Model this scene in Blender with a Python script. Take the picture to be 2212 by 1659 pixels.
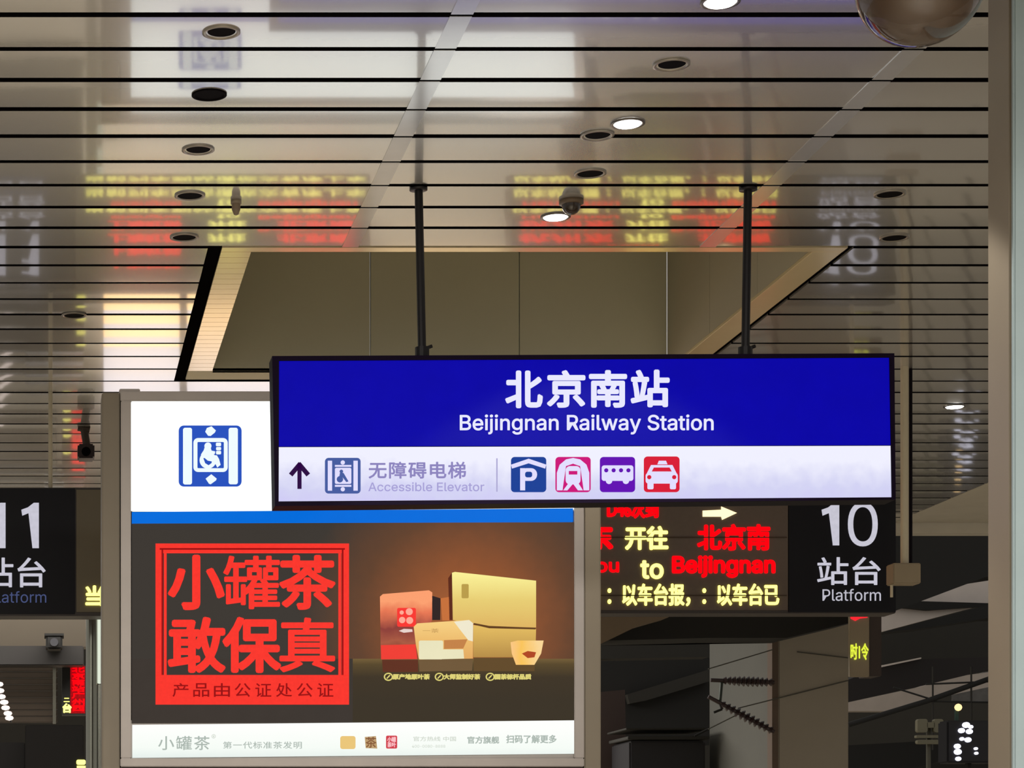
import bpy, bmesh, math, random
from mathutils import Vector
random.seed(7)
for o in list(bpy.data.objects): bpy.data.objects.remove(o)
S = bpy.context.scene
COL = S.collection
# ------------------------------------------------------------------ camera
F, VX, VY, EYE, HC = 5000.0, 100.0, 1900.0, 1.6, 3.5      # focal in px, vanishing point, eye height, ceiling above eye
CZ = EYE + HC
cam = bpy.data.cameras.new('camera'); co = bpy.data.objects.new('camera', cam); COL.objects.link(co)
co.location = (0, 0, EYE); co.rotation_euler = (math.pi/2, 0, 0)
cam.sensor_fit = 'HORIZONTAL'; cam.sensor_width = 36; cam.lens = F/2212*36
cam.shift_x = (1106-VX)/2212; cam.shift_y = (VY-829.5)/2212
cam.clip_start = .05; cam.clip_end = 300
S.camera = co
# ------------------------------------------------------------------ world, fill lights, exposure
w = bpy.data.worlds.new('world'); S.world = w; w.use_nodes = True
w.node_tree.nodes['Background'].inputs[0].default_value = (.55, .53, .50, 1)
w.node_tree.nodes['Background'].inputs[1].default_value = .8
S.view_settings.view_transform = 'Standard'; S.view_settings.look = 'None'
S.view_settings.exposure = 0; S.view_settings.gamma = 1; S.view_settings.use_curve_mapping = False
def area(name, loc, sx, sy, power, col, rot=(0, 0, 0)):
    l = bpy.data.lights.new(name, 'AREA'); l.shape = 'RECTANGLE'; l.size = sx; l.size_y = sy; l.energy = power; l.color = col
    o = bpy.data.objects.new(name, l); o.location = loc; o.rotation_euler = rot; COL.objects.link(o); return o
area('hall_fill', (1.5, 2.5, 5.0), 7, 5, 1500, (1, .96, .90))  # unseen fill light, added so the floor bounces light upwards
area('far_hall_fill', (-1.0, 27.5, 5.6), 7, 8, 1500, (1, .95, .88))  # second added fill, no fitting modelled, brightens the far hall
# ------------------------------------------------------------------ helpers
def lin(c): return tuple(((x/255)/12.92 if x/255 <= .04045 else ((x/255+.055)/1.055)**2.4) for x in c)
MATS = {}
def mat(name, rgb, rough=.5, metal=0, noise=0, scale=6, bump=0, spec=.5):
    """painted / metal surface with procedural mottling; rgb in 0-255 sRGB"""
    if name in MATS: return MATS[name]
    m = bpy.data.materials.new(name); m.use_nodes = True; n = m.node_tree.nodes; L = m.node_tree.links
    b = n['Principled BSDF']; c = lin(rgb)
    b.inputs['Base Color'].default_value = (*c, 1); b.inputs['Roughness'].default_value = rough; b.inputs['Metallic'].default_value = metal
    b.inputs['Specular IOR Level'].default_value = spec
    tc = n.new('ShaderNodeTexCoord'); nz = n.new('ShaderNodeTexNoise'); nz.inputs['Scale'].default_value = scale; nz.inputs['Detail'].default_value = 5
    L.new(tc.outputs['Object'], nz.inputs['Vector'])
    r = n.new('ShaderNodeMix'); r.data_type = 'RGBA'
    k = noise or .08
    r.inputs[6].default_value = (*[x*(1-k) for x in c], 1); r.inputs[7].default_value = (*[min(1, x*(1+k)) for x in c], 1)
    L.new(nz.outputs['Fac'], r.inputs[0]); L.new(r.outputs[2], b.inputs['Base Color'])
    if bump:
        bp = n.new('ShaderNodeBump'); bp.inputs['Strength'].default_value = bump; bp.inputs['Distance'].default_value = .01
        L.new(nz.outputs['Fac'], bp.inputs['Height']); L.new(bp.outputs[0], b.inputs['Normal'])
    MATS[name] = m; return m
def glow(name, rgb, strength=1.0, noise=.04, scale=9):
    """backlit acrylic print or LED: emission in the colour of the print"""
    if name in MATS: return MATS[name]
    m = bpy.data.materials.new(name); m.use_nodes = True; n = m.node_tree.nodes; L = m.node_tree.links
    b = n['Principled BSDF']; c = lin(rgb)
    b.inputs['Base Color'].default_value = (.004, .004, .004, 1); b.inputs['Roughness'].default_value = .5; b.inputs['Specular IOR Level'].default_value = .02
    b.inputs['Emission Strength'].default_value = strength
    tc = n.new('ShaderNodeTexCoord'); nz = n.new('ShaderNodeTexNoise'); nz.inputs['Scale'].default_value = scale; nz.inputs['Detail'].default_value = 6
    r = n.new('ShaderNodeMix'); r.data_type = 'RGBA'
    r.inputs[6].default_value = (*[x*(1-noise) for x in c], 1); r.inputs[7].default_value = (*[x*(1+noise) for x in c], 1)
    L.new(tc.outputs['Object'], nz.inputs['Vector']); L.new(nz.outputs['Fac'], r.inputs[0]); L.new(r.outputs[2], b.inputs['Emission Color'])
    MATS[name] = m; return m
def grad(name, stops, axis='Z', lo=0, hi=1, centre=None, radius=None, noise=.05):
    """printed gradient of a poster (backlit): linear along an axis or radial; stops = [(t, rgb)]"""
    m = bpy.data.materials.new(name); m.use_nodes = True; n = m.node_tree.nodes; L = m.node_tree.links
    b = n['Principled BSDF']; b.inputs['Base Color'].default_value = (.004, .004, .004, 1); b.inputs['Roughness'].default_value = .5
    b.inputs['Specular IOR Level'].default_value = .02; b.inputs['Emission Strength'].default_value = 1
    tc = n.new('ShaderNodeTexCoord'); ramp = n.new('ShaderNodeValToRGB')
    if centre is None:
        sp = n.new('ShaderNodeSeparateXYZ'); L.new(tc.outputs['Object'], sp.inputs[0])
        mr = n.new('ShaderNodeMapRange'); mr.inputs[1].default_value = lo; mr.inputs[2].default_value = hi
        L.new(sp.outputs[axis], mr.inputs[0]); src = mr.outputs[0]
    else:
        d = n.new('ShaderNodeVectorMath'); d.operation = 'DISTANCE'; d.inputs[1].default_value = centre
        L.new(tc.outputs['Object'], d.inputs[0]); mr = n.new('ShaderNodeMapRange'); mr.inputs[1].default_value = 0; mr.inputs[2].default_value = radius
        L.new(d.outputs['Value'], mr.inputs[0]); src = mr.outputs[0]
    nz = n.new('ShaderNodeTexNoise'); nz.inputs['Scale'].default_value = 14; L.new(tc.outputs['Object'], nz.inputs['Vector'])
    ma = n.new('ShaderNodeMath'); ma.operation = 'MULTIPLY_ADD'; ma.inputs[1].default_value = noise; L.new(nz.outputs['Fac'], ma.inputs[0]); L.new(src, ma.inputs[2])
    L.new(ma.outputs[0], ramp.inputs[0])
    e = ramp.color_ramp.elements
    while len(e) < len(stops): e.new(.5)
    for k, (t, c) in enumerate(stops): e[k].position = t; e[k].color = (*lin(c), 1)
    L.new(ramp.outputs[0], b.inputs['Emission Color'])
    MATS[name] = m; return m

def W(px, py, D): return Vector(((px-VX)*D/F, D, EYE+(VY-py)*D/F))
def X(px, D): return (px-VX)*D/F
def Z(py, D): return EYE+(VY-py)*D/F
def base(o):
    v = Vector((0, 0, 0))
    while o is not None: v += o.location; o = o.parent
    return v
def link(name, me, m, parent=None, kind=None):
    if m is not None:
        me.materials.clear(); me.materials.append(m)
    o = bpy.data.objects.new(name, me); COL.objects.link(o)
    if parent is not None: o.parent = parent
    if kind: o['kind'] = kind
    return o
def from_bm(name, bm, m, parent=None, kind=None, smooth=False, origin=None):
    """bm is in world coordinates; the object gets its origin on its parent's (or at origin)"""
    off = base(parent) if parent is not None else (origin or Vector((0, 0, 0)))
    bmesh.ops.translate(bm, verts=bm.verts, vec=-Vector(off))
    bmesh.ops.recalc_face_normals(bm, faces=bm.faces)
    me = bpy.data.meshes.new(name); bm.to_mesh(me); bm.free()
    if smooth: me.polygons.foreach_set('use_smooth', [True]*len(me.polygons))
    o = link(name, me, m, parent, kind)
    if parent is None: o.location = off
    return o
def add_box(bm, a, b, bevel=0):
    a = Vector(a); b = Vector(b)
    r = bmesh.ops.create_cube(bm, size=1)
    for v in r['verts']: v.co = Vector([(a[i]+b[i])/2 + v.co[i]*abs(b[i]-a[i]) for i in range(3)])
    if bevel:
        es = list({e for v in r['verts'] for e in v.link_edges}); bmesh.ops.bevel(bm, geom=es, offset=bevel, segments=2, affect='EDGES')
def box(name, a, b, m, parent=None, bevel=0, kind=None, origin=None):
    bm = bmesh.new(); add_box(bm, a, b, bevel); return from_bm(name, bm, m, parent, kind, origin=origin)
def add_prism(bm, pts, D, t):
    """outline in photo pixels on the plane Y=D, thickness t away from the viewer"""
    n = len(pts)
    f = [bm.verts.new(W(x, y, D)) for x, y in pts]; k = [bm.verts.new(W(x, y, D)+Vector((0, t, 0))) for x, y in pts]
    bm.faces.new(f); bm.faces.new(k[::-1])
    for i in range(n): bm.faces.new((f[i], f[(i+1) % n], k[(i+1) % n], k[i]))
def prism(name, polys, D, t, m, parent=None, kind=None, origin=None):
    if isinstance(polys[0][0], (int, float)): polys = [polys]
    bm = bmesh.new()
    for p in polys: add_prism(bm, p, D, t)
    bmesh.ops.triangulate(bm, faces=[f for f in bm.faces if len(f.verts) > 4])
    return from_bm(name, bm, m, parent, kind, origin=origin)
def rr(x0, y0, x1, y1, r, n=5):
    p = []
    for cx, cy, a in ((x1-r, y0+r, -90), (x1-r, y1-r, 0), (x0+r, y1-r, 90), (x0+r, y0+r, 180)):
        for k in range(n+1):
            t = math.radians(a+90*k/n); p.append((cx+r*math.cos(t), cy+r*math.sin(t)))
    return p
def circ(cx, cy, r, n=20, ry=None): return [(cx+r*math.cos(2*math.pi*k/n), cy+(ry or r)*math.sin(2*math.pi*k/n)) for k in range(n)]
def rect(x0, y0, x1, y1): return [(x0, y0), (x1, y0), (x1, y1), (x0, y1)]
def bar(x0, y0, x1, y1, wd):
    d = Vector((x1-x0, y1-y0)).normalized(); q = Vector((-d.y, d.x))*wd/2
    return [(x0+q.x, y0+q.y), (x1+q.x, y1+q.y), (x1-q.x, y1-q.y), (x0-q.x, y0-q.y)]
def add_rod(bm, a, b, r, seg=12):
    a = Vector(a); b = Vector(b); d = b-a
    rs = r if isinstance(r, (list, tuple)) else (r, r)
    q = d.to_track_quat('Z', 'Y')
    res = bmesh.ops.create_cone(bm, cap_ends=True, segments=seg, radius1=rs[0], radius2=rs[1], depth=d.length)
    for v in res['verts']: v.co = q @ v.co + (a+b)/2
def rod(name, a, b, r, m, parent=None, seg=12, origin=None, kind=None):
    bm = bmesh.new(); add_rod(bm, a, b, r, seg); return from_bm(name, bm, m, parent, kind, origin=origin)
def add_lathe(bm, prof, c, seg=28):
    """profile [(r, z)] around the vertical axis through c"""
    rings = []
    for r, z in prof:
        if r < 1e-5: rings.append([bm.verts.new((c[0], c[1], c[2]+z))])
        else: rings.append([bm.verts.new((c[0]+r*math.cos(2*math.pi*k/seg), c[1]+r*math.sin(2*math.pi*k/seg), c[2]+z)) for k in range(seg)])
    for A, B in zip(rings, rings[1:]):
        for k in range(seg):
            a, b, cc, d = A[k % len(A)], A[(k+1) % len(A)], B[(k+1) % len(B)], B[k % len(B)]
            vs = []
            for v in (a, b, cc, d):
                if v not in vs: vs.append(v)
            if len(vs) > 2: bm.faces.new(vs)
def lathe(name, prof, c, m, parent=None, seg=28, smooth=True, origin=None):
    bm = bmesh.new(); add_lathe(bm, prof, c, seg); return from_bm(name, bm, m, parent, smooth=smooth, origin=origin)
def thing(name, label, cat, loc, group=None):
    o = bpy.data.objects.new(name, None); COL.objects.link(o); o.location = loc; o.empty_display_size = .1
    o['label'] = label; o['category'] = cat
    if group: o['group'] = group
    return o
def tag(o, label, cat, group=None):
    o['label'] = label; o['category'] = cat
    if group: o['group'] = group
    return o
def copy_tree(o, parent=None):
    c = o.copy(); COL.objects.link(c); c.parent = parent
    for ch in [x for x in bpy.data.objects if x.parent == o]: copy_tree(ch, c)
    return c
FONT = None
try: FONT = bpy.data.fonts.load(bpy.utils.system_resource('DATAFILES')+'/fonts/Inter.woff2')   # the program's own built-in typeface
except Exception: FONT = None
def text(name, s, bx, D, m, parent, bold=0.0, t=.003, space=1.0, shear=0):
    """lettering fitted into the box bx=(x0,y0,x1,y1) on the plane Y=D"""
    cu = bpy.data.curves.new('t', 'FONT'); cu.body = s; cu.size = 1; cu.extrude = .01
    cu.resolution_u = 3; cu.space_character = space; cu.shear = shear
    if FONT and all(ord(c) < 256 for c in s): cu.font = FONT
    ob = bpy.data.objects.new('t', cu); COL.objects.link(ob)
    bpy.context.view_layer.update()
    me = bpy.data.meshes.new_from_object(ob.evaluated_get(bpy.context.evaluated_depsgraph_get()))
    bpy.data.objects.remove(ob); bpy.data.curves.remove(cu)
    xs = [v.co.x for v in me.vertices]; ys = [v.co.y for v in me.vertices]
    if not xs: return None
    x0, x1, y0, y1 = min(xs), max(xs), min(ys), max(ys)
    off = base(parent)
    for v in me.vertices:
        px = bx[0]+(v.co.x-x0)/(x1-x0)*(bx[2]-bx[0]); py = bx[3]-(v.co.y-y0)/(y1-y0)*(bx[3]-bx[1])
        v.co = W(px, py, D)+Vector((0, t*(.5-v.co.z/.02), 0))-off
    if bold:                                              # heavier strokes: the outline repeated round a small circle, joined
        r = bold*min(bx[2]-bx[0], (bx[3]-bx[1]))*D/F if len(s) < 2 else bold*(bx[3]-bx[1])*D/F
        vs = [v.co.copy() for v in me.vertices]; fs = [tuple(p.vertices) for p in me.polygons]; nv = len(vs); V = []; FF = []
        for k in range(9):
            dx = 0 if k == 8 else r*math.cos(k*math.pi/4); dz = 0 if k == 8 else r*math.sin(k*math.pi/4)
            V += [v+Vector((dx, -.00004*k, dz)) for v in vs]; FF += [tuple(i+nv*k for i in f) for f in fs]
        me = bpy.data.meshes.new(name); me.from_pydata(V, [], FF)
    me.name = name
    return link(name, me, m, parent)

# ------------------------------------------------------------------ materials
M_plank = mat('ceiling_plank_gloss', (194, 191, 185), .26, .5, .05, 1.3)
def plank_streaks():
    n = M_plank.node_tree.nodes; L = M_plank.node_tree.links; b = n['Principled BSDF']
    tc = n.new('ShaderNodeTexCoord'); mp = n.new('ShaderNodeMapping'); mp.inputs['Scale'].default_value = (1.2, 30, 1)
    nz = n.new('ShaderNodeTexNoise'); nz.inputs['Scale'].default_value = 3; nz.inputs['Detail'].default_value = 6
    L.new(tc.outputs['Object'], mp.inputs[0]); L.new(mp.outputs[0], nz.inputs['Vector'])
    mr = n.new('ShaderNodeMapRange'); mr.inputs[3].default_value = .035; mr.inputs[4].default_value = .09
    L.new(nz.outputs['Fac'], mr.inputs[0]); L.new(mr.outputs[0], b.inputs['Coat Roughness']); b.inputs['Coat Weight'].default_value = 1; b.inputs['Coat IOR'].default_value = 1.8
    # pressed waviness of the sheet metal
    mp2 = n.new('ShaderNodeMapping'); mp2.inputs['Scale'].default_value = (9, 1.5, 1); L.new(tc.outputs['Object'], mp2.inputs[0])
    nz2 = n.new('ShaderNodeTexNoise'); nz2.inputs['Scale'].default_value = 2; nz2.inputs['Detail'].default_value = 2
    L.new(mp2.outputs[0], nz2.inputs['Vector'])
    bp = n.new('ShaderNodeBump'); bp.inputs['Strength'].default_value = .06; bp.inputs['Distance'].default_value = .003
    L.new(nz2.outputs['Fac'], bp.inputs['Height']); L.new(bp.outputs[0], b.inputs['Normal'])
plank_streaks()
M_black = mat('black_gap', (14, 12, 14), 1, spec=0)
M_flange = mat('cream_flange', (252, 232, 190), .2, .3, .05, 5)
M_recess = mat('olive_recess_panel', (214, 211, 186), .7, 0, .04, 2)
M_strip = mat('pale_joint_strip', (196, 196, 198), .18, .5)
M_dark = mat('dark_frame_metal', (13, 8, 18), .7, 0, spec=.15)
M_grey = mat('grey_frame_metal', (156, 148, 142), .45, .4)
M_brown = mat('brown_grey_cladding', (118, 108, 92), .5, .2, .06, 3)
M_greyblue = mat('grey_blue_cladding', (128, 142, 144), .5, .1)
M_chrome = mat('brushed_steel', (150, 150, 138), .25, .9)
M_pole = mat('pale_pole_paint', (200, 190, 165), .5)
M_housing = mat('led_housing', (58, 50, 46), .5, 0, .06)
M_ledface = mat('led_face', (98, 84, 74), .55, 0, .1, 40)
M_plat = mat('platform_panel_black', (20, 20, 27), .5, spec=.2)
M_void = mat('dark_steel', (26, 25, 23), .8)
M_voidm = mat('mid_dark_paint', (42, 40, 35), .8, 0, .15, 1)
M_soffit = mat('pale_concrete_soffit', (215, 204, 196), .8, 0, .12, 3, .3)
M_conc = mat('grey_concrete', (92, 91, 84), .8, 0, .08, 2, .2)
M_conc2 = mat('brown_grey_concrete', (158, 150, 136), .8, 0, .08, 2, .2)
M_insul = mat('oxblood_insulator', (52, 34, 34), .4)
M_floor = mat('polished_floor', (176, 166, 148), .3, 0, .1, .8)
G_white = glow('lit_white', (250, 255, 250), 1.5, .02)
G_blue = glow('lit_blue', (6, 2, 166), 1.0, .10, 7)
G_lav = glow('lit_lavender', (214, 210, 246), 1.0, .07, 4)
G_text = glow('lit_text', (232, 232, 255), 1.0)
G_stripe = glow('lit_stripe_blue', (0, 108, 220), 1.0)
G_red = glow('print_red', (250, 54, 44), 1.0, .1, 60)
G_redd = glow('print_dark_red', (150, 10, 14), 1.0)
R_led = glow('led_red', (255, 0, 8), 1.9, .35, 60)
Y_led = glow('led_yellow', (255, 246, 120), 2.2, .2, 60)
W_led = glow('led_warm_white', (255, 236, 180), 1.5)
G_lamp = glow('lamp_white', (255, 252, 245), 14)

# ================================================================== SETTING
box('floor', (-14, -6, -.12), (26, 62, 0), M_floor, kind='structure')
box('wall_back', (-14, 60, 0), (40, 60.3, 14), mat('far_wall', (58, 54, 46), .8), kind='structure')

# --- ceiling: dark void above, planks below it
PITCH = 17500*2.1855e-5                                   # 0.3825 m
def Dj(k): return 17500/(1868)+k*PITCH                    # joint k; k=0 is the line at y=32
XL, XR = -4.0, 8.3
OX0, OX1, OD0, OD1 = .975, 4.44, Dj(9), Dj(18)-.03       # outer edges of the opening frame
ceil = bpy.data.objects.new('ceiling', None); COL.objects.link(ceil); ceil.location = (0, 9, CZ); ceil['kind'] = 'structure'
bm = bmesh.new()
DN, DF = Dj(-12), Dj(36)
for a, b in (((XL, DN), (XR, OD0-.02)), ((XL, OD1+.02), (XR, DF)), ((XL, OD0-.02), (OX0-.1, OD1+.02)), ((OX1+.05, OD0-.02), (XR, OD1+.02))):
    add_box(bm, (a[0], a[1], CZ+.06), (b[0], b[1], CZ+.10))
from_bm('ceiling_backing', bm, M_black, ceil, None)
plank_cache = {}
def plank(x0, x1, k):
    """one shallow pressed tray with folded edges, slightly bowed across its width"""
    g = .044 if k < 10 else .03; key = (round(x0, 2), round(x1, 2), k % 5, k > 9)
    if key not in plank_cache:
        bm = bmesh.new(); n = 8; wd = PITCH-g
        sag = (.0015, .0009, .0019, .0011, .0007)[k % 5]
        prof = [(-.0, .045), (0, .004), (.004, 0)]
        for i in range(1, n): t = i/n; prof.append((.004+(wd-.008)*t, -sag*4*t*(1-t)))
        prof += [(wd-.004, 0), (wd, .004), (wd, .045)]
        rows = []
        for y, z in prof: rows.append((bm.verts.new((0, y, z)), bm.verts.new((x1-x0, y, z))))
        last = len(rows)-2
        for i, ((a, b), (c, d)) in enumerate(zip(rows, rows[1:])):
            if i in (0, 1, last-1, last):                  # folded lips: vertices of their own, so the tray's face shades true
                f = bm.faces.new([bm.verts.new(v.co) for v in (a, c, d, b)]); f.material_index = 1
            else: bm.faces.new((a, c, d, b))
        for j in (0, 1):
            cap = [bm.verts.new(r[j].co) for r in rows]; bm.faces.new(cap if j == 0 else cap[::-1])
        bm.normal_update()
        me = bpy.data.meshes.new('ceiling_plank'); bm.to_mesh(me); bm.free(); me.materials.append(M_plank); me.materials.append(M_black)
        me.polygons.foreach_set('use_smooth', [len(p.vertices) == 4 and abs(p.normal.z) > .9 for p in me.polygons])
        plank_cache[key] = me
    o = bpy.data.objects.new('ceiling_plank', plank_cache[key]); COL.objects.link(o); o.parent = ceil
    o.location = Vector((x0, Dj(k)+g/2, CZ))-ceil.location
    o.rotation_euler = (random.gauss(0, .0038), 0, 0)
for k in range(-12, 36):
    if 9 <= k < 18:
        plank(XL, OX0-.08, k); plank(OX1+.035, XR, k)
    else: plank(XL, XR, k)
# opening frame (flange) and the recess above it
FW = .167
ID1 = 15.93
bm = bmesh.new()
z0, z1 = CZ, CZ+.02
add_box(bm, (OX0, OD0+.012, z0), (OX1, OD0+.012+FW*.5, z1))
fr = from_bm('trim_1', bm, M_flange, None, 'structure')
for nm, a, b in (('flange_side', (OX1-FW, OD0+.1), (OX1, ID1)), ('flange_back', (OX0, ID1), (OX1, OD1-.02))):
    box(nm, (a[0], a[1], z0), (b[0], b[1], z1), M_flange if nm != 'flange_back' else M_recess, fr, .001)
nf = 26
for k in range(nf):                                       # left side is a run of short cross boards
    a = OD0+.1+(ID1-OD0-.1)*k/nf; b = OD0+.1+(ID1-OD0-.1)*(k+1)/nf
    box('flange_board', (OX0, a+.003, z0), (OX0+FW, b-.003, z1), M_flange, fr)
bm = bmesh.new()                                           # black shadow gaps round it
add_box(bm, (OX0-.09, OD0, CZ+.012), (OX0, OD1, CZ+.05)); add_box(bm, (OX1, OD0, CZ+.012), (OX1+.05, OD1, CZ+.05))
add_box(bm, (OX0-.09, OD0-.01, CZ+.025), (OX1+.05, OD0+.012, CZ+.05))
from_bm('shadow_gap', bm, M_black, fr)
IX0, IX1 = OX0+FW, OX1-FW
HR = 1.75
xs = [IX0, X(800, ID1), X(1122, ID1), IX1]
for a, b in zip(xs, xs[1:]): box('recess_panel', (a+.004, ID1, CZ+.0), (b-.004, ID1+.05, CZ+HR), M_recess, fr)
ds = [OD0+.1, OD0+1.1, OD0+2.1, ID1]
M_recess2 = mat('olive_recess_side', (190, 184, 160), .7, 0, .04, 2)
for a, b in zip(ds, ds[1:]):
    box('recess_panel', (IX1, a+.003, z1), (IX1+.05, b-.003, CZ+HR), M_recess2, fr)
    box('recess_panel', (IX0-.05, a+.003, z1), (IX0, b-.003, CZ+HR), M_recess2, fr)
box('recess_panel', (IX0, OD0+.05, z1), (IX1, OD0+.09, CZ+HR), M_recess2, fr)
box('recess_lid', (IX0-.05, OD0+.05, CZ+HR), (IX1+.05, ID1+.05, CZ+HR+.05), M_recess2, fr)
# pale joint strips running away from the viewer
for xx in (1.68, 3.655):
    for k in range(-6, 9):
        o = box('joint_strip', (xx-.045, Dj(k)+.012, CZ-.0035), (xx+.045, Dj(k+1)-.012, CZ-.0008), M_strip, ceil)
# the lighter side soffit past the ceiling's right-hand edge, with its edge beam
side = box('trim_2', (XR+.01, 9, CZ), (16, 22.7, CZ+.1), mat('pale_side_soffit', (205, 198, 182), .8), kind='structure')
box('edge_beam', (XR-.4, 22.72, CZ-.1), (16, 22.9, CZ+.3), mat('pale_edge_beam', (215, 208, 192), .7), side)

# ------------------------------------------------------------------ near column on the right
cl = bpy.data.objects.new('column', None); COL.objects.link(cl); cl.location = (3.7, 8.8, 0); cl['kind'] = 'structure'
cl['label'] = 'near brown-grey clad column along the right edge of the frame'
xb = X(2187, 8.5)
box('cladding_panel', (xb, 8.52, 0), (xb+.74, 8.73, CZ-.005), M_brown, cl, .012)
box('cladding_panel', (xb+.001, 8.49, 0), (xb+.74, 8.516, CZ-.005), M_greyblue, cl, .006)

# ================================================================== STATION SIGN
D = 11.64
sg = thing('station_sign', 'wide backlit blue and lavender station name sign hung on two rods', 'sign', W(1260, 1090, D))
frame_o = [(588, 769), (1932, 763), (1935, 1079), (594, 1093)]
prism('sign_case', frame_o, D, .16, M_dark, sg)
for nm, q in (('case_edge', [(588, 769), (1932, 763), (1922, 772), (603, 779)]), ('case_edge', [(594, 1093), (602, 1083), (1927, 1074), (1935, 1079)]),
              ('case_edge', [(588, 769), (603, 779), (602, 1083), (594, 1093)]), ('case_edge', [(1932, 763), (1935, 1079), (1927, 1074), (1922, 772)])):
    prism(nm, q, D-.018, .02, mat('purple_black_edge', (18, 6, 32), .7, spec=.1), sg)
pn = prism('name_panel', [(603, 779), (1922, 772), (1926, 961), (601, 964)], D-.008, .01, G_blue, sg)
gp = grad('lit_lavender_fade', [(0, (206, 200, 246)), (.5, (212, 212, 244)), (1, (240, 240, 255))], 'Z', Z(1083, D)-sg.location.z, Z(966, D)-sg.location.z, noise=.5)
pl = prism('direction_panel', [(601, 966), (1926, 963), (1927, 1074), (602, 1083)], D-.008, .01, gp, sg)
for ch, a, b, dy in (('北', 1094, 1170, 0), ('京', 1184, 1262, -1), ('南', 1275, 1352, -1), ('站', 1365, 1444, -2)):
    text('lettering', ch, (a, 803+dy, b, 879+dy), D-.012, G_text, sg, .035)
text('lettering', 'Beijingnan Railway Station', (994, 896, 1541, 938), D-.012, G_text, sg, .016)
G_grey = glow('print_grey_violet', (140, 132, 190), 1); G_dkp = glow('print_dark_purple', (44, 6, 66), 1)
prism('arrow', [bar(647, 1056, 647, 1006, 9), bar(628, 1026, 649, 1001, 10), bar(666, 1026, 645, 1001, 10)], D-.012, .002, G_dkp, sg)
text('lettering', '无障碍电梯', (797, 998, 1006, 1033), D-.012, G_grey, sg, .02, space=1.1)
text('lettering', 'Accessible Elevator', (796, 1042, 1046, 1061), D-.012, glow('print_pale_violet', (166, 160, 214), 1), sg, .01)
prism('divider', rect(1072, 990, 1075, 1062), D-.011, .002, glow('print_divider', (176, 172, 214), 1), sg)
def U(x0, y0, s):                                          # unit square to pixels
    return lambda pts: [(x0+u*s, y0+v*s) for u, v in pts]
def icon(x0, y0, s, name, bgmat, white, dark=None, depth=D, parent=sg):
    ic = prism(name, rr(x0, y0, x0+s, y0+s, s*.1), depth-.011, .003, bgmat, parent)
    T = U(x0, y0, s)
    prism('pictogram', [T(p) for p in white], depth-.0135, .002, glow('print_icon_white', (226, 222, 255), 1), ic)
    if dark: prism('pictogram_detail', [T(p) for p in dark], depth-.0155, .0018, bgmat, ic)
    return ic
icon(1104, 987, 76, 'parking_icon', glow('icon_blue', (18, 62, 150), 1), [
    [(.0, .22), (.5, .05), (1, .22), (.97, .33), (.5, .18), (.03, .33)],
    rect(.26, .32, .4, .95), rr(.26, .32, .74, .68, .17), ], [rr(.4, .42, .6, .58, .06)])
arch = [(.04+0, .95), (.04, .45), (.12, .22), (.3, .07), (.5, .03), (.7, .07), (.88, .22), (.96, .45), (.96, .95), (.8, .95), (.8, .45), (.7, .26), (.5, .19), (.3, .26), (.2, .45), (.2, .95)]
icon(1200, 987, 76, 'metro_icon', glow('icon_magenta', (204, 10, 120), 1), [arch[:4]+[(.3, .26), (.2, .45), (.2, .95)], [arch[3], arch[4], arch[5], (.7, .26), (.5, .19), (.3, .26)], [arch[5], arch[6], arch[7], arch[8], (.8, .95), (.8, .45), (.7, .26)],
    rr(.29, .26, .71, .78, .12), [(.36, .76), (.5, .76), (.34, .95), (.22, .95)], [(.5, .76), (.66, .76), (.78, .95), (.64, .95)]], [rect(.38, .4, .62, .5)])
icon(1296, 987, 76, 'bus_icon', glow('icon_purple', (96, 0, 178), 1), [rr(.05, .24, .95, .68, .07), circ(.26, .68, .09), circ(.74, .68, .09)],
     [circ(.18, .38, .06, 10), circ(.39, .38, .06, 10), circ(.60, .38, .06, 10), circ(.81, .38, .06, 10)])
icon(1391, 986, 77, 'taxi_icon', glow('icon_red', (216, 22, 52), 1), [[(.38, .22), (.42, .12), (.62, .12), (.66, .22)], [(.2, .24), (.8, .24), (.93, .5), (.07, .5)], rr(.05, .46, .95, .76, .08),
     rr(.1, .7, .27, .92, .04), rr(.73, .7, .9, .92, .04)], [[(.28, .31), (.72, .31), (.78, .42), (.22, .42)], circ(.15, .58, .06, 10), circ(.85, .58, .06, 10)])
wheel = [[(.44, .30), (.5, .27), (.56, .32), (.54, .42), (.66, .44), (.66, .49), (.52, .5), (.64, .5), (.7, .66), (.66, .72), (.6, .6), (.46, .62), (.4, .5)], circ(.45, .62, .12), ]
icon(702, 989, 77, 'elevator_icon', glow('icon_slate_blue', (70, 92, 160), 1), [rect(.08, .08, .2, .92), rect(.8, .08, .92, .92), rect(.28, .2, .74, .25), rect(.28, .76, .74, .81), circ(.5, .13, .06), circ(.5, .88, .06), rr(.28, .28, .74, .73, .04)],
     [circ(.46, .38, .05), [(.42, .42), (.52, .42), (.66, .66), (.6, .68), (.5, .55), (.4, .55)], circ(.42, .6, .09)])
M_rod = mat('black_rod', (20, 18, 22), .4, .4)
for (xt, xb_) in ((904, 912), (1616, 1610)):
    t = Vector((X(xt, D+.06), D+.06, CZ+.03)); b = Vector((X(xb_, D+.06), D+.06, Z(768, D)))
    rod('hanging_rod', b, t, .021, M_rod, sg)
    rod('rod_collar', b, b+Vector((0, 0, .055)), .036, M_rod, sg)
    rod('wing_nut', b+Vector((.02, 0, .05)), b+Vector((.05, 0, .062)), .009, M_rod, sg, 8)
    lathe('ceiling_rose', [(0, 0), (.045, 0), (.045, .015), (0, .016)], (t.x, t.y, CZ-.016), M_rod, sg)

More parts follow.
